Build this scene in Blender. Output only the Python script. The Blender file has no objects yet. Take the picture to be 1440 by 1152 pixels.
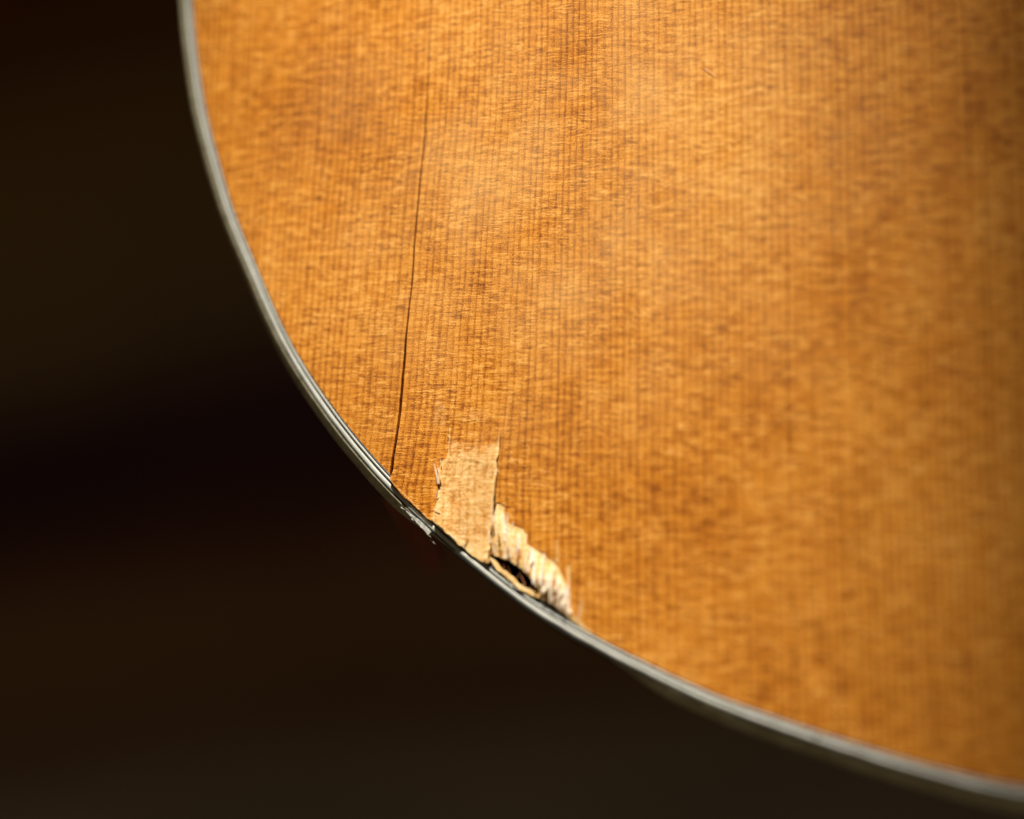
import bpy, math, random
import numpy as np
from mathutils import Vector, Matrix
from mathutils.geometry import delaunay_2d_cdt

S = bpy.context.scene
rng = np.random.default_rng(7)
random.seed(7)
MM = 0.001

# ------------------------------------------------------------------ camera
CAM_DIST, TILT = 0.50, math.radians(30)
TDIR = Vector((0.88, -0.47)).normalized()
W_PX, H_PX = 1440.0, 1152.0
FPX = 7.8 * 500
cam_pos = Vector((TDIR.x * math.sin(TILT), TDIR.y * math.sin(TILT), math.cos(TILT))) * CAM_DIST
back = cam_pos.normalized()                       # camera +Z
up = (Vector((0, 1, 0)) - back * back.y).normalized()
right = up.cross(back).normalized()
cd = bpy.data.cameras.new("camera"); co = bpy.data.objects.new("camera", cd)
S.collection.objects.link(co)
R3 = Matrix((right, up, back)).transposed()
co.matrix_world = Matrix.Translation(cam_pos) @ R3.to_4x4()
cd.sensor_width = 36; cd.lens = FPX / W_PX * 36
cd.clip_start = 0.01; cd.clip_end = 20
S.camera = co

def unproj(px, py, z=0.0):
    """photo pixel(s) -> point on the soundboard plane (metres)"""
    px = np.asarray(px, float); py = np.asarray(py, float)
    a = (px - W_PX / 2) / FPX; b = -(py - H_PX / 2) / FPX
    r = np.array(right); u = np.array(up); k = np.array(back); c = np.array(cam_pos)
    d = a[..., None] * r + b[..., None] * u - k
    t = (z - c[2]) / d[..., 2]
    return (c + d * t[..., None])[..., :2]

def proj(x, y, z=0.0):
    """plane point (metres) -> photo pixel, used to calibrate where a feature lies"""
    P = np.stack([np.asarray(x, float), np.asarray(y, float), np.zeros_like(np.asarray(x, float)) + z], -1) - np.array(cam_pos)
    X = P @ np.array(right); Y = P @ np.array(up); Z = -(P @ np.array(back))
    return W_PX / 2 + FPX * X / Z, H_PX / 2 - FPX * Y / Z

fp = unproj(560, 655); v = Vector((fp[0], fp[1], 0)) - cam_pos
cd.dof.use_dof = True
cd.dof.focus_distance = -v.dot(back)
cd.dof.aperture_fstop = 4.3
cd.dof.aperture_blades = 0

# ------------------------------------------------------------------ world, lamp, exposure
w = bpy.data.worlds.new("World"); S.world = w; w.use_nodes = True
bg = w.node_tree.nodes["Background"]
bg.inputs[0].default_value = (1.0, 0.78, 0.50, 1); bg.inputs[1].default_value = 0.055
S.view_settings.view_transform = 'Standard'; S.view_settings.look = 'None'
S.view_settings.exposure = 0; S.view_settings.gamma = 1

LAMP_ELEV, LAMP_DIST = math.radians(20), 1.6
aim2 = unproj(670, 520)
aim = Vector((aim2[0], aim2[1], 0))
az = Vector((0.02, 1.0)).normalized()
ld = bpy.data.lights.new("window_sunbeam", 'SPOT'); lo = bpy.data.objects.new("window_sunbeam", ld)
S.collection.objects.link(lo)
lo.location = aim + Vector((az.x * math.cos(LAMP_ELEV), az.y * math.cos(LAMP_ELEV), math.sin(LAMP_ELEV))) * LAMP_DIST
lo.rotation_euler = (lo.location - aim).to_track_quat('Z', 'Y').to_euler()
ld.energy = 345; ld.color = (1.0, 0.93, 0.82)
ld.spot_size = math.radians(8.9); ld.spot_blend = 1.0; ld.shadow_soft_size = 0.008

fl_ = bpy.data.lights.new("binding_side_fill", 'AREA'); fo = bpy.data.objects.new("binding_side_fill", fl_)  # added fill without a known source, lifts the shaded side of the binding
S.collection.objects.link(fo)
fo.location = aim + Vector((0.42, -1.15, 0.16)); fo.rotation_euler = (fo.location - aim).to_track_quat('Z', 'Y').to_euler()
fl_.energy = 0.55; fl_.color = (1.0, .82, .55); fl_.size = .4; fl_.shape = 'SQUARE'

# ------------------------------------------------------------------ numeric helpers
def vnoise(x, y, seed=0):
    x = np.asarray(x, float); y = np.asarray(y, float)
    xi = np.floor(x).astype(np.int64); yi = np.floor(y).astype(np.int64)
    fx = x - xi; fy = y - yi
    fx = fx * fx * (3 - 2 * fx); fy = fy * fy * (3 - 2 * fy)
    def h(a, b):
        n = (a * 374761393 + b * 668265263 + seed * 1442695041) & 0x7fffffff
        n = ((n ^ (n >> 13)) * 1274126177) & 0x7fffffff
        return ((n ^ (n >> 16)) & 0xffff) / 65535.0
    return ((h(xi, yi) * (1 - fx) + h(xi + 1, yi) * fx) * (1 - fy) + (h(xi, yi + 1) * (1 - fx) + h(xi + 1, yi + 1) * fx) * fy) * 2 - 1

def fbm(x, y, seed=0, o=4):
    s = 0; a = 1; t = 0
    for i in range(o):
        s = s + a * vnoise(x * 2 ** i, y * 2 ** i, seed + i * 17); t += a; a *= 0.55
    return s / t

def ss(a, b, x):
    t = np.clip((np.asarray(x, float) - a) / (b - a), 0, 1)
    return t * t * (3 - 2 * t)

def resample(P, step, closed=False):
    P = np.asarray(P, float)
    if closed: P = np.vstack([P, P[:1]])
    d = np.r_[0, np.cumsum(np.linalg.norm(np.diff(P, axis=0), axis=1))]
    n = max(2, int(round(d[-1] / step)) + 1)
    t = np.linspace(0, d[-1], n)
    Q = np.stack([np.interp(t, d, P[:, i]) for i in range(P.shape[1])], 1)
    return Q[:-1] if closed else Q

def catmull(P, n=12, closed=False):
    P = np.asarray(P, float); out = []
    N = len(P); rngi = range(N if closed else N - 1)
    for i in rngi:
        if closed: p0, p1, p2, p3 = P[i - 1], P[i], P[(i + 1) % N], P[(i + 2) % N]
        else:
            p1, p2 = P[i], P[i + 1]
            p0 = P[i - 1] if i > 0 else 2 * p1 - p2
            p3 = P[i + 2] if i + 2 < N else 2 * p2 - p1
        for k in range(n):
            t = k / n
            out.append(0.5 * (2 * p1 + (p2 - p0) * t + (2 * p0 - 5 * p1 + 4 * p2 - p3) * t * t + (3 * p1 - p0 - 3 * p2 + p3) * t ** 3))
    if not closed: out.append(P[-1])
    return np.array(out)

def smooth_closed(P, sig, it=1):
    n = int(sig * 3); k = np.exp(-0.5 * (np.arange(-n, n + 1) / sig) ** 2); k /= k.sum()
    Q = np.vstack([P[-n:], P, P[:n]])
    return np.stack([np.convolve(Q[:, i], k, 'valid') for i in range(2)], 1)

def inside(pts, poly):
    x, y = pts[:, 0], pts[:, 1]; c = np.zeros(len(pts), bool)
    X, Y = poly[:, 0], poly[:, 1]; j = len(poly) - 1
    for i in range(len(poly)):
        if (Y[i] != Y[j]):
            m = (Y[i] > y) != (Y[j] > y)
            if m.any():
                xi = (X[j] - X[i]) * (y[m] - Y[i]) / (Y[j] - Y[i]) + X[i]
                c[np.where(m)[0]] ^= x[m] < xi
        j = i
    return c

# ------------------------------------------------------------------ body outline (inner edge of the purfling)
inner_px = [(270.8, 0), (277.5, 70), (288.5, 150), (311, 235), (330, 300), (361, 372), (389, 440), (420, 500), (439, 530), (482, 591),
            (524, 642), (549, 670), (573, 694), (607, 726), (644, 760), (677, 786), (700, 805), (730, 829), (761, 850), (797, 872),
            (844, 898), (933, 943), (1022, 983), (1080, 1003), (1120, 1017), (1180, 1037), (1280, 1068), (1355, 1087), (1440, 1106)]
a = np.array(inner_px, float)
low = unproj(a[:, 0], a[:, 1])
# beyond the frame: bottom centre, the mirrored side, the waist and the upper bout
xL = unproj(250, -120)[0]
slope_end = low[-1]
XC = low[-1][0] + 0.052
botY = low[-1][1] - 0.0065
top_left = [(-0.031, 0.420), (-0.078, 0.412), (-0.1, 0.375)]
x0, y0 = low[0]
left_up = [(x0 - 0.0015, y0 + 0.030), (x0 + 0.006, y0 + 0.075), (x0 + 0.027, y0 + 0.125), (x0 + 0.042, y0 + 0.168),
           (x0 + 0.040, y0 + 0.215), (x0 + 0.033, y0 + 0.262), (x0 + 0.050, y0 + 0.312), (x0 + 0.105, y0 + 0.345)]
half = list(reversed(left_up)) + [tuple(p) for p in low] + [(XC - 0.022, low[-1][1] - 0.0042)]
half = [(XC, y0 + 0.352)] + half + [(XC, botY)]
mir = [(2 * XC - p[0], p[1]) for p in reversed(half[1:-1])]
outline = catmull(half + mir, 10, True)
outline = resample(outline, 0.0006, True)
outline = smooth_closed(outline, 7.0)          # sigma about 4 mm: takes out tracing jitter
if np.sum(outline[:, 0] * np.roll(outline[:, 1], -1) - np.roll(outline[:, 0], -1) * outline[:, 1]) < 0:
    outline = outline[::-1]                    # counter-clockwise
def normals(P):
    t = np.roll(P, -1, 0) - np.roll(P, 1, 0); t /= np.linalg.norm(t, axis=1)[:, None]
    return np.stack([t[:, 1], -t[:, 0]], 1)    # outward for CCW
NRM = normals(outline)

# crack path in pixels, from the rim upward
crack_px = np.array([(545, 690), (549, 672), (553, 645), (558, 610), (562.5, 575), (565, 545), (568, 510), (571, 470), (574, 440), (578.5, 400), (582, 350),
                     (586.5, 300), (591, 250), (596.5, 200), (600, 150), (603, 100), (605, 50), (606.5, 0), (608, -60), (609, -160)], float)
crack = catmull(unproj(crack_px[:, 0], crack_px[:, 1]), 8)
topy = outline[:, 1].max() + 0.01
crack = np.vstack([crack, [(crack[-1, 0], topy)]])
crack = resample(crack, 0.0005)
cy_s = crack[:, 1]; cx_s = crack[:, 0]
def crack_x(y): return np.interp(y, cy_s, cx_s)
CX0 = crack_x(0.02)

# ------------------------------------------------------------------ height of the soundboard (mm)
def lift(px, py):
    """how far the broken flap is bent up"""
    edge_y = np.interp(px, [549, 607, 644, 700, 761, 797, 860], [672, 730, 765, 806, 851, 873, 906])
    d = (edge_y - py)
    r = 1 - ss(-10, 330, d)
    side = 1 - ss(612, 690, px)
    return 0.42 * r * r * side * (1 + .4 * (1 - ss(562, 580, px)))

def z_main(px, py):
    z = lift(px, py) + 0.03 * fbm(px / 60, py / 90, 3)
    return z * MM
def z_strip(px, py):
    cx = np.interp(-py, -crack_px[:, 1], crack_px[:, 0])
    near = 1 - ss(0, 110, cx - px)
    dep = ss(120, 640, py)
    return (-0.50 * near * dep + 0.03 * fbm(px / 60, py / 90, 3)) * MM

# ------------------------------------------------------------------ object helpers
col = S.collection
def link(name, me, mat, parent=None, smooth=True):
    if mat: me.materials.append(mat)
    if smooth:
        me.polygons.foreach_set('use_smooth', np.ones(len(me.polygons), bool))
    o = bpy.data.objects.new(name, me); col.objects.link(o)
    if parent: o.parent = parent
    return o
def set_attr(me, name, vals):
    vals = np.asarray(vals, np.float32)
    if vals.ndim == 1:
        at = me.attributes.new(name, 'FLOAT', 'POINT'); at.data.foreach_set('value', vals)
    else:
        at = me.attributes.new(name, 'FLOAT_VECTOR', 'POINT'); at.data.foreach_set('vector', vals.ravel())
def gcoord(x, y):
    """grain coordinates in mm: x across the grain, following the lean of the split"""
    cx = crack_x(y); d = x - cx
    wgt = np.where(d > 0, 1 - 0.85 * ss(0, 0.045, d), 1 - 0.35 * ss(0, 0.035, -d))
    u = x - (cx - CX0) * wgt
    return np.stack([u / MM, y / MM, np.zeros_like(u)], 1)

def plate(name, poly, zf, mat, parent, grids, thick=2.4, raw=None, wall=True, seed=0, wall_bare=.8):
    """flat sheet with a traced outline: poly in metres, grids = [(spacing, bbox or None)], walls go down `thick` mm"""
    poly = np.asarray(poly)
    lo_, hi_ = poly.min(0), poly.max(0)
    pts = []
    g = np.random.default_rng(seed + 1)
    prev = []
    for sp, bb in grids:
        b0, b1 = (np.maximum(lo_, bb[0]), np.minimum(hi_, bb[1])) if bb is not None else (lo_, hi_)
        if (b1 <= b0).any(): continue
        X, Y = np.meshgrid(np.arange(b0[0], b1[0], sp), np.arange(b0[1], b1[1], sp))
        q = np.stack([X.ravel(), Y.ravel()], 1) + g.uniform(-.25, .25, (X.size, 2)) * sp
        for (c0, c1) in prev:
            q = q[~((q > c0) & (q < c1)).all(1)]
        prev.append((b0, b1))
        q = q[inside(q, poly)]
        pts.append(q)
    q = np.vstack(pts) if pts else np.zeros((0, 2))
    # drop points hugging the outline
    if len(q):
        keep = np.ones(len(q), bool)
        cell = {}
        r = 0.00009
        ks = np.floor(poly / r).astype(int)
        occ = set()
        for kx, ky in ks:
            for dx in (-1, 0, 1):
                for dy in (-1, 0, 1): occ.add((kx + dx, ky + dy))
        kq = np.floor(q / r).astype(int)
        keep = np.array([(a_, b_) not in occ for a_, b_ in kq])
        q = q[keep]
    n = len(poly)
    allp = np.vstack([poly, q])
    sc = 1000.0
    vs = [Vector((p[0] * sc, p[1] * sc)) for p in allp]
    out = delaunay_2d_cdt(vs, [], [list(range(n))], 1, 1e-5)
    V = np.array([(p.x, p.y) for p in out[0]]) / sc
    F = [tuple(f) for f in out[2]]
    px, py = proj(V[:, 0], V[:, 1])
    Z = zf(px, py)
    nv = len(V)
    verts = np.column_stack([V, Z])
    # boundary edges -> walls
    if wall:
        cnt = {}
        for f in F:
            for i in range(3):
                e = (f[i], f[(i + 1) % 3]); cnt[e] = 1
        be = [e for e in cnt if (e[1], e[0]) not in cnt]
        bv = sorted({i for e in be for i in e}); idx = {i: nv + 2 * k for k, i in enumerate(bv)}
        ex = []
        for i in bv:
            ex.append(verts[i].copy()); ex.append(verts[i] - (0, 0, thick * MM))
        if ex: verts = np.vstack([verts, ex])
        for a_, b_ in be:
            F.append((idx[b_], idx[a_], idx[a_] + 1, idx[b_] + 1))
    me = bpy.data.meshes.new(name); me.from_pydata(verts.tolist(), [], F); me.update()
    px, py = proj(verts[:, 0], verts[:, 1])
    set_attr(me, 'grain', gcoord(verts[:, 0], verts[:, 1]))
    rv = raw(px, py) if raw is not None else np.zeros(len(verts))
    rv = np.asarray(rv, float).copy()
    if wall: rv[nv:] = wall_bare       # the broken edge shows bare wood below the varnish
    set_attr(me, 'bare', rv)
    return link(name, me, mat, parent)

def rough_line(P_px, step=1.3, amp=1.2, seed=0, wl=6.0):
    """a torn edge: a traced pixel polyline, resampled and frayed"""
    P = resample(np.array(P_px, float), step)
    t = np.gradient(P, axis=0); t /= np.linalg.norm(t, axis=1)[:, None] + 1e-9
    s = np.arange(len(P)) * step
    n = fbm(s / wl, s * 0 + seed * 3.7, seed, 4) * amp
    n[0] = n[-1] = 0
    return P + np.stack([-t[:, 1], t[:, 0]], 1) * n[:, None]

# ------------------------------------------------------------------ materials
def nodes(m):
    m.use_nodes = True; nt = m.node_tree; nt.nodes.clear(); return nt
class NB:
    def __init__(s, name):
        s.m = bpy.data.materials.new(name); s.nt = nodes(s.m); s.x = 0
    def n(s, t, **kw):
        nd = s.nt.nodes.new(t)
        for k, v in kw.items():
            if k.startswith('_'): setattr(nd, k[1:], v)
            elif k.startswith('i'): s.put(nd.inputs[int(k[1:])], v)
        return nd
    def put(s, sock, v):
        if hasattr(v, 'is_output') or isinstance(v, bpy.types.NodeSocket): s.nt.links.new(v, sock)
        else: sock.default_value = v
    def math(s, op, a, b=None, c=None, clamp=False):
        nd = s.nt.nodes.new('ShaderNodeMath'); nd.operation = op; nd.use_clamp = clamp
        s.put(nd.inputs[0], a)
        if b is not None: s.put(nd.inputs[1], b)
        if c is not None: s.put(nd.inputs[2], c)
        return nd.outputs[0]
    def noise(s, vec, scale=1, detail=2, rough=.5, dist=0, dim='3D'):
        nd = s.nt.nodes.new('ShaderNodeTexNoise'); nd.noise_dimensions = dim
        s.put(nd.inputs['Vector'], vec); nd.inputs['Scale'].default_value = scale
        nd.inputs['Detail'].default_value = detail; nd.inputs['Roughness'].default_value = rough
        nd.inputs['Distortion'].default_value = dist
        return nd.outputs['Fac']
    def comb(s, x, y, z=0.0):
        nd = s.nt.nodes.new('ShaderNodeCombineXYZ')
        for i, v in enumerate((x, y, z)): s.put(nd.inputs[i], v)
        return nd.outputs[0]
    def map(s, v, a, b, c=0.0, d=1.0, smooth=False):
        nd = s.nt.nodes.new('ShaderNodeMapRange'); nd.interpolation_type = 'SMOOTHSTEP' if smooth else 'LINEAR'
        s.put(nd.inputs[0], v)
        for i, q in enumerate((a, b, c, d)): s.put(nd.inputs[i + 1], q)
        return nd.outputs[0]
    def mix(s, f, a, b, mode='MIX'):
        nd = s.nt.nodes.new('ShaderNodeMix'); nd.data_type = 'RGBA'; nd.blend_type = mode
        s.put(nd.inputs[0], f); s.put(nd.inputs[6], a); s.put(nd.inputs[7], b)
        return nd.outputs[2]
    def ramp(s, f, stops, interp='LINEAR'):
        nd = s.nt.nodes.new('ShaderNodeValToRGB'); cr = nd.color_ramp; cr.interpolation = interp
        while len(cr.elements) < len(stops): cr.elements.new(0.5)
        for e, (p, c) in zip(cr.elements, stops): e.position = p; e.color = (*c, 1)
        s.put(nd.inputs[0], f); return nd.outputs[0]
    def out(s, bsdf):
        o = s.nt.nodes.new('ShaderNodeOutputMaterial'); s.nt.links.new(bsdf, o.inputs[0]); return s.m

def wood_material(torn=False):
    b = NB('torn_spruce' if torn else 'varnished_spruce')
    at = b.n('ShaderNodeAttribute', _attribute_name='grain').outputs['Vector']
    bare0 = b.n('ShaderNodeAttribute', _attribute_name='bare').outputs['Fac']
    sep = b.n('ShaderNodeSeparateXYZ', i0=at).outputs
    u = sep[0]; v = b.math('ADD', sep[1], b.math('MULTIPLY', u, .107))
    # growth rings: wandering, unevenly spaced
    wob = b.math('MULTIPLY', b.math('SUBTRACT', b.noise(b.comb(b.math('MULTIPLY', u, .28), 3.0), 1, 3, .6), .5), 2.0)
    wv = b.math('MULTIPLY', b.math('SUBTRACT', b.noise(b.comb(b.math('MULTIPLY', u, .5), b.math('MULTIPLY', v, .05)), 1, 2, .5), .5), .9)
    wf = b.math('MULTIPLY', b.math('SUBTRACT', b.noise(b.comb(b.math('MULTIPLY', u, 2.0), b.math('MULTIPLY', v, 1.1)), 1, 2, .6), .5), .20)
    up_ = b.math('ADD', b.math('ADD', b.math('ADD', u, wob), wv), wf)
    r = b.math('DIVIDE', up_, 1.42)
    cell = b.math('FLOOR', r); fr = b.math('SUBTRACT', r, cell)
    line = b.math('MULTIPLY', b.map(fr, .35, .85, 0, 1, True), b.map(fr, .88, 1.0, 1, 0, True))
    wn = b.n('ShaderNodeTexWhiteNoise', _noise_dimensions='1D'); b.put(wn.inputs['W'], cell); hsh = wn.outputs[0]
    brk = b.noise(b.comb(b.math('MULTIPLY', u, .9), b.math('MULTIPLY', v, .45)), 1, 4, .65)
    line = b.math('MULTIPLY', line, b.math('MULTIPLY', b.map(brk, .32, .62, .25, 1.0), b.map(hsh, 0, 1, .6, .95)))
    # medullary ray flecks: short, across the grain, interrupted at the rings
    vo = b.math('ADD', v, b.math('MULTIPLY', hsh, .15))
    wav = b.math('MULTIPLY', b.noise(b.comb(b.math('MULTIPLY', u, .12), b.math('MULTIPLY', v, .12)), 1, 2, .5), 0.5)
    vo = b.math('ADD', vo, wav)
    fl = b.noise(b.comb(b.math('MULTIPLY', u, .40), b.math('MULTIPLY', vo, 3.6)), 1, 5, .68)
    fl2 = b.noise(b.comb(b.math('MULTIPLY', u, 1.15), b.math('MULTIPLY', b.math('ADD', vo, b.math('MULTIPLY', hsh, 4.0)), 7.5), 4.0), 1, 4, .7)
    pat = b.noise(b.comb(b.math('MULTIPLY', u, .16), b.math('MULTIPLY', v, .20), 9.0), 1, 4, .6)
    sil = b.noise(b.comb(b.math('MULTIPLY', u, .20), b.math('MULTIPLY', v, 1.0), 2.0), 1, 4, .62)
    fine = b.noise(b.comb(b.math('MULTIPLY', u, 3.4), b.math('MULTIPLY', v, 5.0), 5.0), 1, 4, .75)
    big = b.noise(b.comb(b.math('MULTIPLY', u, .035), b.math('MULTIPLY', v, .028), 7.0), 1, 3, .55)
    flm = b.map(pat, .38, .62, .35, 1.25)
    t = b.math('MULTIPLY', b.math('SUBTRACT', fl, .5), b.math('MULTIPLY', flm, 1.9))
    t = b.math('ADD', t, b.math('MULTIPLY', b.math('SUBTRACT', fl2, .5), b.math('MULTIPLY', flm, 1.25)))
    t = b.math('ADD', t, b.math('MULTIPLY', b.math('SUBTRACT', sil, .5), 1.1))
    t = b.math('ADD', t, b.math('MULTIPLY', b.math('SUBTRACT', fine, .5), 1.6))
    t = b.math('ADD', t, b.math('MULTIPLY', b.math('SUBTRACT', big, .5), .55))
    t = b.math('SUBTRACT', t, b.math('MULTIPLY', line, .37))
    t = b.math('ADD', b.math('MULTIPLY', t, 1.2), .62)
    tc = b.math('MAXIMUM', b.math('MINIMUM', t, 1.0), 0.0)
    amber = b.ramp(tc, [(0.0, (.15, .033, .002)), (.28, (.34, .092, .004)), (.52, (.58, .192, .010)), (.75, (.76, .305, .030)), (1.0, (.89, .47, .12))])
    # lacquer sheen painted into the colour, in pale clouds around one centre
    sheen_noise = b.noise(b.comb(b.math('MULTIPLY', u, .055), b.math('MULTIPLY', v, .055), 12.0), 1, 4, .62)
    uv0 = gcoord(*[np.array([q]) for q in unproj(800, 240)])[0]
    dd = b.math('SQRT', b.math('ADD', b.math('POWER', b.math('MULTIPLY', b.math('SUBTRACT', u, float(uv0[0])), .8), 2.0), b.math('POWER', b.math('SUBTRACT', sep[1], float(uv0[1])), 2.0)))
    sheen_fac = b.math('MULTIPLY', b.map(sheen_noise, .32, .72, .04, .34), b.map(dd, 8, 70, 1, .0, True))
    amber = b.mix(sheen_fac, amber, (.86, .54, .22, 1))
    barec = b.ramp(tc, [(0.0, (.78, .46, .19)), (.3, (.93, .70, .41)), (.6, (.97, .87, .68)), (1.0, (.99, .96, .90))] if torn else [(0.0, (.66, .33, .07)), (.35, (.83, .47, .14)), (.7, (.94, .63, .27)), (1.0, (.96, .79, .47))])
    bn = b.math('ADD', bare0, b.math('MULTIPLY', b.math('SUBTRACT', b.noise(b.comb(b.math('MULTIPLY', u, 1.1), b.math('MULTIPLY', v, .9), 1.0), 1, 4, .7), .5), .70))
    bf = b.map(bn, .25, .75, 0, 1, True)
    bf = b.math('MULTIPLY', bf, b.map(bare0, .0, .12, 0, 1))
    colr = b.mix(bf, amber, barec)
    # relief
    h = b.math('ADD', b.math('MULTIPLY', fl, .30), b.math('MULTIPLY', fl2, .50))
    h = b.math('ADD', h, b.math('MULTIPLY', fine, .60))
    h = b.math('SUBTRACT', h, b.math('MULTIPLY', line, .22))
    h = b.math('ADD', h, b.math('MULTIPLY', sil, .12))
    bp = b.n('ShaderNodeBump'); bp.inputs['Strength'].default_value = 1.0; bp.inputs['Distance'].default_value = 0.00005
    b.put(bp.inputs['Height'], h)
    p = b.n('ShaderNodeBsdfPrincipled')
    b.put(p.inputs['Base Color'], colr); b.put(p.inputs['Roughness'], b.map(bf, 0, 1, .48, .35 if torn else .62))
    p.inputs['Specular IOR Level'].default_value = .25
    b.put(p.inputs['Normal'], bp.outputs[0])
    if torn: p.inputs['Coat Weight'].default_value = 1; p.inputs['Coat Roughness'].default_value = .14
    return b.out(p.outputs[0])

def plastic(name, c1, c2, rough=.3, bump=.00002, coat=0.0, sscale=1.0):
    b = NB(name)
    tcn = b.n('ShaderNodeTexCoord').outputs['Object']
    n1 = b.noise(tcn, 900 * sscale, 5, .6); n2 = b.noise(tcn, 120, 4, .6)
    colr = b.mix(b.map(b.math('MULTIPLY', b.math('ADD', n1, n2), .5), .35, .65), c1, c2)
    bp = b.n('ShaderNodeBump'); bp.inputs['Distance'].default_value = bump; b.put(bp.inputs['Height'], b.math('ADD', n1, b.math('MULTIPLY', n2, 4)))
    p = b.n('ShaderNodeBsdfPrincipled'); b.put(p.inputs['Base Color'], colr)
    b.put(p.inputs['Roughness'], b.map(n2, .3, .7, rough * .7, rough * 1.4)); b.put(p.inputs['Normal'], bp.outputs[0])
    p.inputs['Coat Weight'].default_value = coat; p.inputs['Coat Roughness'].default_value = .15
    return b.out(p.outputs[0])

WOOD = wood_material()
IVORY = plastic('aged_ivory_plastic', (.50, .50, .43, 1), (.63, .63, .57, 1), .30)
BINDM = plastic('yellowed_binding_plastic', (.30, .25, .12, 1), (.66, .60, .42, 1), .30)
BLACK = plastic('black_purfling_fibre', (.012, .018, .022, 1), (.03, .04, .045, 1), .3)
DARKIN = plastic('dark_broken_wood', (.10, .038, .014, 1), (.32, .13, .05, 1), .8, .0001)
CORE = plastic('yellowed_inner_wood', (.50, .33, .12, 1), (.70, .54, .28, 1), .5, .00012)
RAW = plastic('pale_torn_spruce', (.80, .56, .30, 1), (.95, .84, .66, 1), .4, .00008)
def side_material():
    b = NB('dark_mahogany_side')
    tcn = b.n('ShaderNodeTexCoord').outputs['Object']
    mp = b.n('ShaderNodeMapping'); b.put(mp.inputs[0], tcn); mp.inputs['Scale'].default_value = (60, 60, 900)
    n = b.noise(mp.outputs[0], 1, 5, .6)
    c = b.ramp(n, [(.3, (.045, .016, .008)), (.7, (.12, .045, .02))])
    p = b.n('ShaderNodeBsdfPrincipled'); b.put(p.inputs['Base Color'], c); p.inputs['Roughness'].default_value = .35
    return b.out(p.outputs[0])
SIDE = side_material()

# ------------------------------------------------------------------ the guitar
guitar = bpy.data.objects.new('acoustic_guitar', None); col.objects.link(guitar)
guitar['label'] = 'honey coloured acoustic guitar body with a split soundboard and broken lower edge'
guitar['category'] = 'guitar'

def ring(name, profile, mat, parent, closed=True, base=outline, nrm=NRM, i0=None, i1=None, jit=0.0, seed=0, taper=None):
    """sweep a cross-section [(offset outward mm, z mm)...] round the outline"""
    P, N_ = (base, nrm) if i0 is None else (base[i0:i1], nrm[i0:i1])
    n = len(P); k = len(profile)
    s = np.arange(n) * 0.6
    verts = []
    for j, (o_, z_) in enumerate(profile):
        o2 = o_ if taper is None else 2.1 + (o_ - 2.1) * taper
        off = (o2 + jit * fbm(s / 4.0, s * 0 + seed, seed + j // 2, 3)) * MM
        q = P + N_ * np.reshape(off, (-1, 1)) if np.ndim(off) else P + N_ * off
        verts.append(np.column_stack([q, np.full(n, z_ * MM)]))
    V = np.stack(verts, 1).reshape(-1, 3)
    F = []
    for i in range(n if i0 is None else n - 1):
        a_ = i * k; c_ = ((i + 1) % n) * k
        for j in range(k - 1): F.append((a_ + j, c_ + j, c_ + j + 1, a_ + j + 1))
    me = bpy.data.meshes.new(name); me.from_pydata(V.tolist(), [], F); me.update()
    return link(name, me, mat, parent)

# strips let into the edge, from the wood outward (mm)
strips = [('black_purfling_line', 0.00, 0.32, BLACK, -.06), ('white_purfling_line', 0.32, 0.68, IVORY, .0), ('black_purfling_line', 0.68, 1.06, BLACK, -.06),
          ('white_purfling_line', 1.06, 1.78, IVORY, .0), ('black_purfling_line', 1.78, 2.10, BLACK, -.05)]
for q, (nm, s0, s1, mt, zt) in enumerate(strips):
    r_ = .04
    ring(nm, [(s0, -2.2), (s0, zt - r_), (s0 + r_, zt), (s1 - r_, zt), (s1, zt - r_), (s1, -2.2)], mt, guitar, jit=.02, seed=11 * q)
prof = [(2.10, -3.0), (2.10, -.14), (2.16, -.10), (2.45, -.24), (2.8, -.42), (3.2, -.72), (3.6, -1.06), (3.9, -1.40), (4.15, -1.8), (4.27, -2.3)]
prof += [(4.30, -3.0), (4.30, -4.4), (4.22, -4.52), (3.8, -4.52)]
ox, oy = proj(outline[:, 0], outline[:, 1])
on = (oy < 1400) & (oy > -200) & (ox < 1500)
chip = np.where(on, ss(560, 640, ox) * (1 - ss(840, 960, ox)), 0)
arc = np.arange(len(outline)) * .6
chip = np.clip(chip * (1 + .15 * fbm(arc / 5, arc * 0, 91, 3)), 0, 1)
binding = ring('binding', prof, BINDM, guitar, jit=.03, seed=5, taper=1 - .80 * chip)
ring('side', [(3.2, -4.5), (4.12, -4.55), (4.14, -30), (4.14, -97.0)], SIDE, guitar, taper=1 - .45 * chip)
# back plate
bo = outline + NRM * 4.3 * MM
bo = bo[::4]
me = bpy.data.meshes.new('back_plate')
n = len(bo)
V = [(p[0], p[1], -.0970) for p in bo] + [(p[0], p[1], -.0995) for p in bo]
F = [tuple(range(n)), tuple(range(2 * n - 1, n - 1, -1))] + [(i, n + i, n + (i + 1) % n, (i + 1) % n) for i in range(n)]
me.from_pydata(V, [], F); me.update(); link('back_plate', me, SIDE, guitar, smooth=False)

# ---- split outline at the crack: main panel (right) and strip (left)
def to_px(P): return np.stack(proj(P[:, 0], P[:, 1]), 1)
side_sign = outline[:, 0] - crack_x(outline[:, 1])
yb = unproj(549, 672)[1]
left_mask = side_sign < 0
# rotate so that the left run is contiguous
st = np.where(left_mask & ~np.roll(left_mask, 1))[0]
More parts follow.
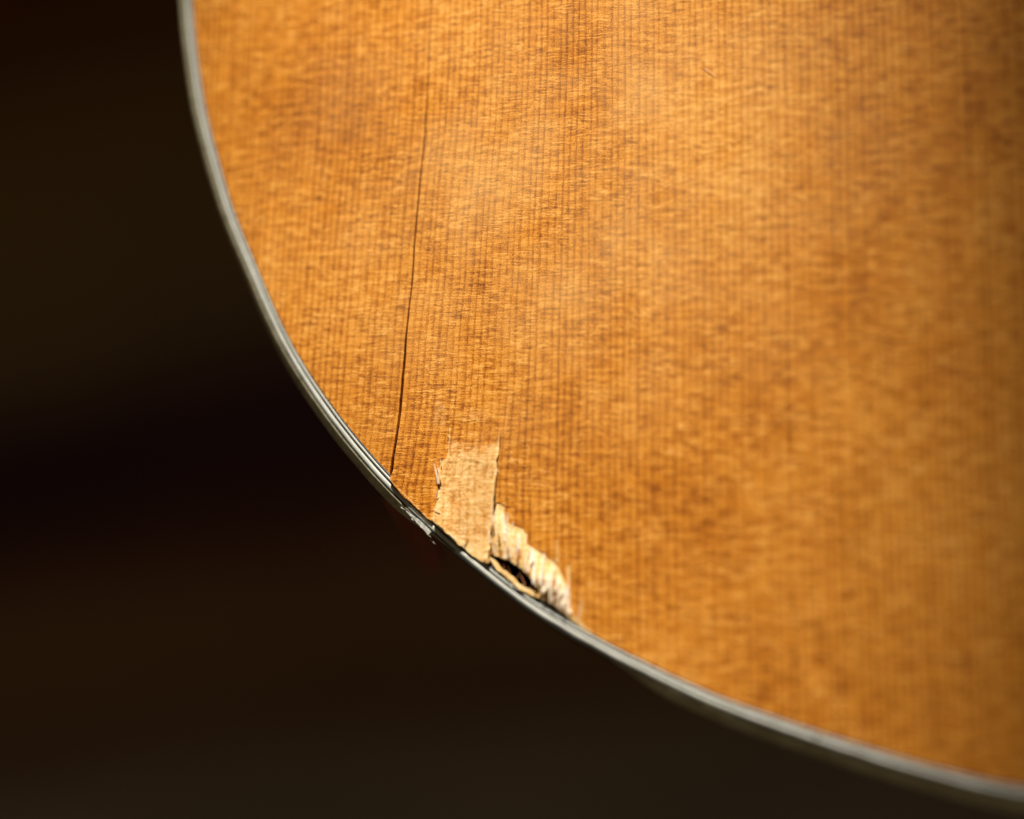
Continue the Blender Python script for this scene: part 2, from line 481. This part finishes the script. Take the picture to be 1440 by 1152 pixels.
# choose the longest run
runs = []
N0 = len(outline)
for s_ in st:
    e_ = s_
    while left_mask[e_ % N0]: e_ += 1
    runs.append((e_ - s_, s_, e_))
ln, s_, e_ = max(runs)
left_run = outline[np.arange(s_, e_) % N0]           # CCW: from the top of the crack down to its foot
right_run = outline[np.arange(e_, s_ + N0) % N0]     # from the foot round to the top
footy, topcy = left_run[-1, 1], left_run[0, 1]
cr = crack[(crack[:, 1] > footy + .0004) & (crack[:, 1] < topcy - .0004)]
pxc = to_px(cr)
gap = np.interp(pxc[:, 1], [-100, 130, 220, 420, 560, 690], [.04, .11, .27, .48, 1.0, 1.45]) * MM
jag = fbm(cr[:, 1] / .0022, cr[:, 1] * 0, 31, 4) * .09 * MM
cL = cr + np.stack([-gap * .5 + jag * 1.0, 0 * gap], 1)
cR = cr + np.stack([gap * .5 + jag, 0 * gap], 1)
ins = -0.02 * MM
strip_poly = np.vstack([left_run - NRM[np.arange(s_, e_) % N0] * .02 * MM, cL])
px1 = unproj(np.array([380., 640.]), np.array([720., 150.]))
FR0 = unproj(-60, 1210) - .004; FR1 = unproj(1500, -60) + .004
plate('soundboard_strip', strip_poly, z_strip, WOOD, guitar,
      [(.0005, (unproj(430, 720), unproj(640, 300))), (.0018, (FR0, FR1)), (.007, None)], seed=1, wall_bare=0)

# main panel: the notch where wood has broken away is left out of its outline
flap_edge = [(550, 674), (556, 684), (562, 690), (570, 700), (578, 706), (586, 714), (592, 719), (600, 728), (608, 733)]
patch_left = [(608, 733), (612, 727), (615, 712), (617.5, 698), (619, 684), (617.5, 672), (619, 660), (622, 648), (629, 645), (630.5, 630), (630.5, 612), (631, 598)]
patch_top = [(631, 598), (640, 593), (655, 596), (668, 592), (680, 597), (692, 594), (703, 600)]
patch_right = [(703, 600), (704, 615), (703.5, 634), (700, 648), (701.5, 664), (699, 680), (697.5, 695), (697, 708)]
torn_top = [(697, 708), (703, 706), (711, 712), (707, 728), (714, 735), (724, 738), (735, 742), (742, 752), (741, 762), (748, 770), (757, 774),
            (766, 777), (770, 784), (779, 788), (785, 797), (789, 806), (796, 822), (794, 835), (798, 842), (800, 856), (806, 866), (815, 874), (826, 884), (836, 891), (842, 896)]
fe, pl, pt, pr, tt = (rough_line(q, 1.3, am, sd, wl) for q, am, sd, wl in
    ((flap_edge, .5, 1, 14), (patch_left, 1.0, 2, 7), (patch_top, 2.0, 3, 7), (patch_right, .9, 4, 7), (torn_top, 1.6, 5, 6)))
notch = np.vstack([fe, pl[1:], pt[1:], pr[1:], tt[1:]])
notch_w = unproj(notch[:, 0], notch[:, 1])
rr_px = to_px(right_run)
# start of the intact rim after the notch
k0 = np.where((rr_px[:, 0] > 845) & (rr_px[:, 1] < 1300))[0][0]
rim = right_run[k0:] - NRM[(np.arange(e_, s_ + N0) % N0)[k0:]] * .02 * MM
main_poly = np.vstack([notch_w, rim, cR[cR[:, 1] < topcy - .001][::1][np.argsort(-cR[cR[:, 1] < topcy - .001][:, 1])]])
# drop crack points below the flap's first corner
ym = notch_w[0, 1] + .0003
tail = main_poly[len(notch_w) + len(rim):]; tail = tail[tail[:, 1] > ym]
main_poly = np.vstack([notch_w, rim, tail])

def bare_lit_main(px, py):
    nz = fbm(px / 9, py / 9, 44, 4)
    a1 = .34 * np.exp(-(((px - 668) / 48) ** 2 + ((py - 585) / 26) ** 2))
    a2 = .28 * np.exp(-(((px - 618) / 16) ** 2 + ((py - 578) / 40) ** 2))
    # right of the torn area a few scuffed streaks along the grain
    st_ = .75 * np.exp(-((px - 800) / 3.5) ** 2) * ss(785, 800, py) * (1 - ss(870, 885, py))
    st2 = .45 * np.exp(-((px - 815) / 2.5) ** 2) * ss(820, 835, py) * (1 - ss(872, 885, py))
    st3 = .55 * np.exp(-((px - 783) / 3) ** 2) * ss(745, 765, py) * (1 - ss(788, 800, py))
    ln_ = .55 * np.exp(-((px - (702 + (680 - py) * .11)) / 1.1) ** 2) * ss(545, 560, py) * (1 - ss(600, 640, py))
    sp = np.where((vnoise(px / 2.2, py / 2.2, 71) > .86) & (np.hypot((px - 725) / 45, (py - 665) / 75) < 1), .9, 0)
    ed = .7 * (1 - ss(0, 2.4, np.abs(py - np.interp(px, [550, 608], [675, 734])))) * (px < 608)
    ck = px - np.interp(-py, -crack_px[:, 1], crack_px[:, 0])
    ck = .4 * (1 - ss(3.5, 5.5, ck)) * ss(380, 600, py) * (ck < 12)  # lit lip of the crack, painted in as a pale bare line
    ed = np.maximum(ed, ck)
    return np.clip(np.maximum.reduce([a1 + a2 + .12 * nz * (a1 + a2 > .05), st_, st2, st3, ln_, sp, ed]), 0, 1)
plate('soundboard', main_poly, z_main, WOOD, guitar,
      [(.00017, (unproj(545, 905), unproj(850, 540))), (.0005, (unproj(500, 930), unproj(900, 250))), (.0018, (FR0, FR1)), (.007, None)], raw=bare_lit_main, seed=2)

# loose slab of bare wood between the flap and the torn corner
patch_bottom = [(690, 770), (689, 778), (684, 781), (682, 791), (676, 789), (668, 783), (660, 778), (653, 770), (645, 765), (640, 757), (632, 752), (624, 743), (617, 738), (611, 731)]
pr2 = rough_line([(702.5, 600), (703, 615), (702.6, 634), (698.6, 648), (699.5, 664), (696.5, 680), (695, 695), (694.5, 708), (693, 725), (691, 745), (689, 760), (690, 770)], 1.3, 1.0, 14, 8)
pl2 = rough_line([(x_ + .8, y_) for x_, y_ in patch_left[1:]], 1.3, .9, 2, 7)
pb2 = rough_line(patch_bottom, 1.3, 1.6, 15, 6)
pt2 = pt - np.array([0, 1.6])
slab_px = np.vstack([pl2, pt2[1:-1], pr2, pb2[1:]])
def z_slab(px, py):
    up_ = ss(600, 660, py)
    lft = (1 - ss(612, 640, px)) * .26
    rgt = ss(676, 700, px) * .12
    fib = .05 * fbm(px / 5, py / 30, 21, 4) + .04 * fbm(px / 2.5, py / 3, 22, 3)
    step = -.05 * ss(0, 7, (py - (646 + 9 * fbm(px / 12, px * 0, 5, 3)))) * (1 - ss(12, 60, py - 646)) + .45 * (1 - ss(632, 652, px)) * ss(690, 765, py)
    return (lift(px, py) + .03 * fbm(px / 60, py / 90, 3) + up_ * (.16 + lft + rgt + fib + step)) * MM
def bare_slab(px, py):
    e = .38 + .18 * fbm(px / 14, py / 22, 51, 4)
    e = e + .35 * (1 - ss(0, 5, px - np.interp(py, [598, 645, 660, 684, 712, 730], [631, 629, 619, 619, 615, 611])))
    e = e + .3 * (1 - ss(0, 7, np.interp(py, [600, 640, 700, 770], [703, 701, 695, 690]) - px))
    e = e + .3 * ss(748, 775, py + (px - 650) * -.45)
    return np.clip(e * ss(590, 648, py + 16 * fbm(px / 8, py / 8, 9, 3)) + .15, 0, 1)
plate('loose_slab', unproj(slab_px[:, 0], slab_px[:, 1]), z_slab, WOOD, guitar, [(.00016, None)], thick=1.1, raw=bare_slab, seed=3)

# crushed, torn corner
torn_left = [(698, 709), (696, 728), (694, 745), (692, 760), (692, 772), (690, 779)]
torn_bot = [(690, 779), (698, 781.5), (705.5, 785), (716.5, 788), (728.6, 796), (737, 803), (745, 811), (750, 819), (757, 829), (764, 837), (770, 844), (778, 850), (788, 858), (798, 868), (812, 878), (826, 888), (842, 896)]
tl2 = rough_line(torn_left, 1.2, .9, 24, 6); tb2 = rough_line(torn_bot, 1.2, 2.0, 25, 6)
tt2 = tt + np.array([-.3, .4])
torn_px = np.vstack([tt2[::-1], tl2[1:], tb2[1:-1]])
def z_torn(px, py):
    topy_ = np.interp(px, [697, 711, 735, 757, 779, 796, 815, 842], [706, 722, 742, 774, 788, 822, 874, 896])
    boty_ = np.interp(px, [690, 712, 733, 754, 778, 812, 842], [779, 787, 808, 831, 850, 878, 898])
    t = np.clip((py - topy_) / np.maximum(boty_ - topy_, 6), 0, 1)
    amp = np.clip((boty_ - topy_) / 60, .15, 1)
    rise = -.10 + .42 * np.sin(np.pi * t / 1.25)
    fib = .13 * fbm(px / 9, py / 30, 61, 3) + .06 * fbm(px / 2.6, py / 10, 62, 4) + .05 * fbm(px / 2, py / 2, 63, 2)
    return (lift(px, py) * .9 + amp * (rise + fib * ss(0, .1, t)) * (1 - .35 * ss(.8, 1, t)) - .02) * MM
def bare_torn(px, py): return np.clip(.75 + .25 * fbm(px / 5, py / 20, 77, 3) - .7 * ss(.15, .6, fbm(px / 8, py / 20, 78, 3)), .3, 1.2)
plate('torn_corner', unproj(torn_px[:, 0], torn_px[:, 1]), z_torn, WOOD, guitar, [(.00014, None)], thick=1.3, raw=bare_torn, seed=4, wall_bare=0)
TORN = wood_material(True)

# ragged sliver standing between the cavity and the purfling
def ribbon(name, pts, wd, z0, mat, parent, th=.5, seed=0, amp=.8):
    P = resample(catmull(np.array(pts, float), 8), 1.2)
    t = np.gradient(P, axis=0); t /= np.linalg.norm(t, axis=1)[:, None]
    nn = np.stack([-t[:, 1], t[:, 0]], 1); s = np.arange(len(P)) * 1.2
    L = s[-1]
    wv_ = np.interp(s / L, [0, .15, .5, .85, 1], wd)
    a1 = P + nn * (wv_ * .5 + amp * fbm(s / 5, s * 0, seed, 3))[:, None]
    a2 = P - nn * (wv_ * .5 + amp * fbm(s / 5, s * 0, seed + 5, 3))[:, None]
    poly = np.vstack([a1, a2[::-1]])
    def zf(px, py): return (z0 + .12 * fbm(px / 4, py / 6, seed + 8, 3)) * MM
    return plate(name, unproj(poly[:, 0], poly[:, 1]), zf, mat, parent, [(.00022, None)], thick=th, raw=lambda px, py: np.full(np.shape(px), .85), seed=seed)
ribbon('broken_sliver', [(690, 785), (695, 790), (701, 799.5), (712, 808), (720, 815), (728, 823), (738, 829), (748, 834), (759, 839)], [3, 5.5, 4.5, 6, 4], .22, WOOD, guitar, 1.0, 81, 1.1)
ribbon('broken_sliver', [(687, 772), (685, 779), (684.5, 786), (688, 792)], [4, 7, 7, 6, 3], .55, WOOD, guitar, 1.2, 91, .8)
# exposed ledge of older yellowed wood beside the purfling
ledge = rough_line([(752, 838), (764, 845), (778, 853), (792, 864), (806, 874), (820, 885), (836, 894)], 1.3, 1.2, 33, 6)
edge_px = to_px(right_run); sel = edge_px[(edge_px[:, 0] > 753) & (edge_px[:, 0] < 846) & (edge_px[:, 1] < 1300)]
sel = sel[np.argsort(sel[:, 0])] - np.array([0, .8])
led_poly = np.vstack([ledge, sel[::-1]])
def z_ledge(px, py): return (-.10 + .08 * fbm(px / 6, py / 5, 35, 4)) * MM
ledge_o = plate('exposed_lining', unproj(led_poly[:, 0], led_poly[:, 1]), z_ledge, CORE, guitar, [(.0003, None)], thick=1.2, seed=6)

# floor of the hole
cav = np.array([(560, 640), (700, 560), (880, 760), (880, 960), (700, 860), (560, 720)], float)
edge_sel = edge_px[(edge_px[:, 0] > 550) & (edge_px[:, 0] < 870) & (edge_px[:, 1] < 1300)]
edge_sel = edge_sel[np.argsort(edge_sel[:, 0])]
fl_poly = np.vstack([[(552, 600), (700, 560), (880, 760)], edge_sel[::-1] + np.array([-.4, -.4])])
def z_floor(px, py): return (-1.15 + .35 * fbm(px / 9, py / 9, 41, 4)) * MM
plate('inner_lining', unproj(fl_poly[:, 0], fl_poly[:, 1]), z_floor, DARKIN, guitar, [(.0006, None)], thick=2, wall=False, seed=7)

# single splinters standing up from the broken edges
def splinter(x, y, ang, L, wd, z, lift_, mat=RAW, name='splinter'):
    c = unproj(x, y); n = 6
    V = []; F = []
    bend = random.uniform(-.3, .3)
    for i in range(n):
        t = i / (n - 1); a_ = ang + bend * t
        r_ = wd * (1 - t) ** .7 * .5 + .01
        cx_ = c[0] + MM * L * t * math.sin(a_); cy_ = c[1] + MM * L * t * math.cos(a_); cz = MM * (z + lift_ * t + .03 * math.sin(5 * t))
        for q in range(4):
            th = q * math.pi / 2 + .5
            V.append((cx_ + MM * r_ * math.cos(th) * math.cos(a_), cy_ - MM * r_ * math.cos(th) * math.sin(a_), cz + MM * r_ * .6 * math.sin(th)))
        if i:
            for q in range(4): F.append(((i - 1) * 4 + q, (i - 1) * 4 + (q + 1) % 4, i * 4 + (q + 1) % 4, i * 4 + q))
    F += [(3, 2, 1, 0), tuple(range(4 * n - 4, 4 * n))]
    me = bpy.data.meshes.new(name); me.from_pydata(V, [], F); me.update()
    return link(name, me, mat, guitar, smooth=False)
for x, y, a_, L, wd, z, l_ in [(620, 682, -.12, 4.2, .7, .9, .35), (622, 676, .05, 2.8, .5, 1.0, .2), (617, 700, .35, 1.6, .28, 1.0, .3), (614, 706, .7, 1.4, .22, .95, .3), (623, 655, .0, 1.2, .3, .85, .15),
                               (616, 735, .2, 1.6, .3, .9, .1), (641, 758, -.5, 1.5, .35, .95, .1), (655, 752, .5, 2.0, .25, 1.1, .15), (622, 722, -.8, 1.8, .25, 1.05, .15), (696, 740, .02, 4.0, .5, 1.0, .2),
                               (694, 765, .0, 3.0, .4, 1.1, .1), (704, 752, .06, 3.2, .5, 1.0, .2), (716, 775, .02, 3.5, .55, .9, .3), (729, 785, -.04, 3.6, .6, .8, .4), (744, 805, .0, 4.0, .6, .9, .4),
                               (757, 815, .05, 3.8, .65, .8, .45), (768, 822, -.05, 3.9, .6, .7, .5), (778, 836, .0, 4.2, .6, .6, .5), (787, 848, .04, 3.8, .5, .4, .4), (801, 862, .02, 6.5, .55, .05, .12), (814, 872, .02, 4.0, .3, .02, .1)]:
    splinter(x, y, a_, L, wd, z, l_)

def blade(x, y, ang, L, wd, z, tip, rise_, seed):
    """a long split fibre bundle: ridge line with two sloping faces and ragged ends, rooted at its lower end"""
    c = unproj(x, y); n = 9; V = []; F = []; rg = random.Random(seed)
    for i in range(n):
        t = i / (n - 1)
        w_ = wd * (.75 + .5 * t) * (1 - t ** 3 * (1 - tip)) * rg.uniform(.8, 1.2) * .5
        if i == 0: w_ *= .6
        ax, ay = math.sin(ang), math.cos(ang); sx, sy = math.cos(ang), -math.sin(ang)
        o_ = rg.uniform(-.04, .04)
        zz = z + rise_ * (1 - t) + .05 * rg.uniform(-1, 1)
        for q, (k_, h_) in enumerate(((-1, -.35), (-.35 + o_, .02), (.3 + o_, .09), (1, -.35))):
            V.append((c[0] + MM * (L * t * ax + (w_ * k_ + o_) * sx), c[1] + MM * (L * t * ay + (w_ * k_ + o_) * sy), MM * (zz + h_ * wd * 1.0 + (0 if abs(k_) < 1 else -.15))))
        if i:
            a_ = (i - 1) * 4; b_ = i * 4
            for q in range(3): F.append((a_ + q, a_ + q + 1, b_ + q + 1, b_ + q))
    F += [(0, 1, 2, 3), (4 * n - 1, 4 * n - 2, 4 * n - 3, 4 * n - 4)]
    me = bpy.data.meshes.new('splinter'); me.from_pydata(V, [], F); me.update()
    vv = np.array(V); set_attr(me, 'grain', gcoord(vv[:, 0], vv[:, 1])); set_attr(me, 'bare', np.full(len(V), 1.2))
    return link('splinter', me, TORN, guitar, smooth=False)
rb = random.Random(5)
topx = [697, 705, 711, 724, 735, 745, 757, 770, 779, 789, 796, 800, 806]; topy2 = [712, 714, 722, 742, 748, 766, 778, 786, 792, 808, 824, 846, 866]
botx = [690, 705, 716, 728, 737, 745, 757, 770, 788, 806]; boty2 = [778, 784, 788, 796, 803, 812, 829, 843, 857, 872]
for k in range(58):
    x = rb.uniform(694, 803)
    ty, by = np.interp(x, topx, topy2), np.interp(x, botx, boty2)
    h_ = by - ty
    if h_ < 10: continue
    f0 = rb.choice([0, 0, .15, .35, .5]) + rb.uniform(-.02, .06)
    y0_ = by - h_ * f0
    L = (y0_ - ty) / 7.6 * rb.uniform(.55, 1.04)
    if L < .8: continue
    blade(x, y0_, rb.uniform(-.06, .10), L, rb.uniform(.35, .85), rb.uniform(.0, .10), rb.uniform(.1, .8), rb.uniform(.05, .35) + (rb.uniform(.35, .95) if 742 < x < 796 else 0), k)

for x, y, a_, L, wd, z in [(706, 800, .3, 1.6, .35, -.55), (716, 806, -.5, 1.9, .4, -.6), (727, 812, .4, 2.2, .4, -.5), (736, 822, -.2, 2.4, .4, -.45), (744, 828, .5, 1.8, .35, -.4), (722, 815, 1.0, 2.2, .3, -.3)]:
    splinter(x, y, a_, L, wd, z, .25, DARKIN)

# flakes of plastic broken from the binding under the flap
def flake(x, y, r_, z, mat=IVORY, name='binding_flake', parent=guitar):
    c = unproj(x, y, z * MM); n = 7
    V = []; 
    for lvl, zz in ((1, z), (.75, z + .14)):
        for i in range(n):
            th = 2 * math.pi * i / n; rr = r_ * lvl * random.uniform(.6, 1.15)
            V.append((c[0] + MM * rr * math.cos(th) * 1.4, c[1] + MM * rr * math.sin(th) * .8, MM * (zz + random.uniform(-.04, .04))))
    F = [(i, (i + 1) % n, n + (i + 1) % n, n + i) for i in range(n)] + [tuple(range(n, 2 * n)), tuple(range(n - 1, -1, -1))]
    me = bpy.data.meshes.new(name); me.from_pydata(V, [], F); me.update()
    return link(name, me, mat, parent, smooth=False)
sp_ = ribbon('lit_strip_sliver', [(573, 719.5), (581, 726), (590, 734), (598, 742), (606, 751)], [1, 2.5, 4.5, 5.5, 5.5], .6, IVORY, guitar, .3, 55, .35)  # ivory sliver added to stand for the lit strip of the white line
for x, y, L in [(578, 729, .7), (584, 733, 1.0), (590, 740, .8), (595, 744, 1.1), (601, 752, .8), (563, 713, 1.2), (604, 758, 1.5)]:
    splinter(x, y, math.radians(132) + random.uniform(-.3, .3), L, .16, -.25, .08, IVORY, 'binding_splinter')

# a shard of the split side hanging below the break, far out of focus
sh = [(536, 700), (560, 712), (604, 752), (622, 790), (611, 812), (596, 800), (566, 752)]
zt = [-14, -16, -18, -45, -62, -55, -30]
V = [tuple(unproj(x, y, z_ * MM)) + (z_ * MM,) for (x, y), z_ in zip(sh, zt)]
V += [(x + .0006, y + .0012, z_ - .0006) for x, y, z_ in V]
n = len(sh); F = [tuple(range(n)), tuple(range(2 * n - 1, n - 1, -1))] + [(i, (i + 1) % n, n + (i + 1) % n, n + i) for i in range(n)]
me = bpy.data.meshes.new('side_shard'); me.from_pydata(V, [], F); me.update()
link('side_shard', me, plastic('red_mahogany', (.20, .045, .012, 1), (.28, .07, .02, 1), .7), guitar, smooth=False)

# ------------------------------------------------------------------ dust and added glint beads on the varnish
def fibre(name, pts, r_, label):
    P = catmull(np.array(pts, float), 6); q = unproj(P[:, 0], P[:, 1]); V = []; F = []
    for i, (x, y) in enumerate(q):
        t = i / (len(q) - 1); z = .06 + .12 * math.sin(math.pi * t)
        for k in range(5):
            th = k * 2 * math.pi / 5
            V.append((x + MM * r_ * math.cos(th), y, MM * (z + r_ * math.sin(th))))
        if i:
            for k in range(5): F.append(((i - 1) * 5 + k, (i - 1) * 5 + (k + 1) % 5, i * 5 + (k + 1) % 5, i * 5 + k))
    me = bpy.data.meshes.new(name); me.from_pydata(V, [], F); me.update()
    o = link(name, me, RAW); o['label'] = label; o['category'] = 'fibre'; return o
fibre('dust_fibre', [(990, 96), (996, 100), (1001, 103), (1005, 108)], .045, 'pale curled fibre lying on the upper middle of the varnish')
def crumb(x, y, r_, z, label):  # pale bead put in to stand for a glint
    o = flake(x, y, r_, z, IVORY, 'glint_bead', None); o['label'] = label; o['category'] = 'crumb'
crumb(1148, 1031, .34, .10, 'tiny pale bead put in for a glint on the lower right rim')
for i, (x, y, r_) in enumerate([(716, 640, .07), (727, 648, .10), (735, 651, .07), (737, 656, .10), (722, 662, .06), (742, 668, .06), (712, 630, .06)]):
    o = flake(x, y, r_, .05, RAW, 'wood_crumb', None); o['label'] = 'one of the tiny pale crumbs scattered right of the bare strip'; o['category'] = 'crumb'; o['group'] = 'wood crumbs beside the bare strip'
crumb(1355, 973, .10, .05, 'faint pale bead put in for a glint on the dark lower right varnish')

# ------------------------------------------------------------------ blanket and ground below
def blanket():
    b = NB('striped_wool')
    tcn = b.n('ShaderNodeTexCoord').outputs['Object']
    sp = b.n('ShaderNodeSeparateXYZ', i0=tcn).outputs
    nz = b.noise(tcn, 9, 3, .5)
    y = b.math('ADD', sp[1], b.math('MULTIPLY', b.math('SUBTRACT', nz, .5), .02))
    y = b.math('SUBTRACT', y, b.math('MULTIPLY', b.math('ADD', sp[0], .30), .05))
    f = b.map(y, -.08, .27, 0, 1)
    c = b.ramp(f, [(0.0, (.40, .33, .27)), (.13, (.38, .29, .22)), (.21, (.20, .10, .05)), (.29, (.36, .20, .08)), (.37, (.15, .06, .045)), (.45, (.075, .028, .05)), (.50, (.12, .05, .05)),
                   (.57, (.30, .19, .09)), (.72, (.32, .20, .08)), (.82, (.28, .16, .055)), (.90, (.18, .06, .01)), (1.0, (.20, .065, .015))], 'B_SPLINE')
    wv = b.noise(tcn, 600, 2, .6)
    c = b.mix(b.map(wv, .3, .7), c, b.mix(1.0, c, (.7, .7, .7, 1), 'MULTIPLY'))
    bp = b.n('ShaderNodeBump'); bp.inputs['Distance'].default_value = .0004; b.put(bp.inputs['Height'], wv)
    p = b.n('ShaderNodeBsdfPrincipled'); b.put(p.inputs['Base Color'], c); p.inputs['Roughness'].default_value = .95
    p.inputs['Specular IOR Level'].default_value = .1
    b.put(p.inputs['Normal'], bp.outputs[0])
    m = b.out(p.outputs[0])
    nx = 160; xs = np.linspace(-.95, 1.05, nx); ys = np.linspace(-.95, .95, nx)
    X, Y = np.meshgrid(xs, ys); Z = -.300 + .02 * fbm(X / .16, Y / .11, 5, 3)
    V = np.column_stack([X.ravel(), Y.ravel(), Z.ravel()])
    F = [(j * nx + i, j * nx + i + 1, (j + 1) * nx + i + 1, (j + 1) * nx + i) for j in range(nx - 1) for i in range(nx - 1)]
    me = bpy.data.meshes.new('blanket'); me.from_pydata(V.tolist(), [], F); me.update()
    o = link('blanket', me, m); o['label'] = 'dark brown striped blanket out of focus beneath the guitar'; o['category'] = 'blanket'
blanket()
g = bpy.data.meshes.new('ground'); g.from_pydata([(-6, -6, -.36), (6, -6, -.36), (6, 6, -.36), (-6, 6, -.36)], [], [(0, 1, 2, 3)]); g.update()
go = link('ground', g, plastic('dark_ground', (.03, .02, .012, 1), (.05, .035, .02, 1), .8, .001, 0, .02)); go['kind'] = 'structure'
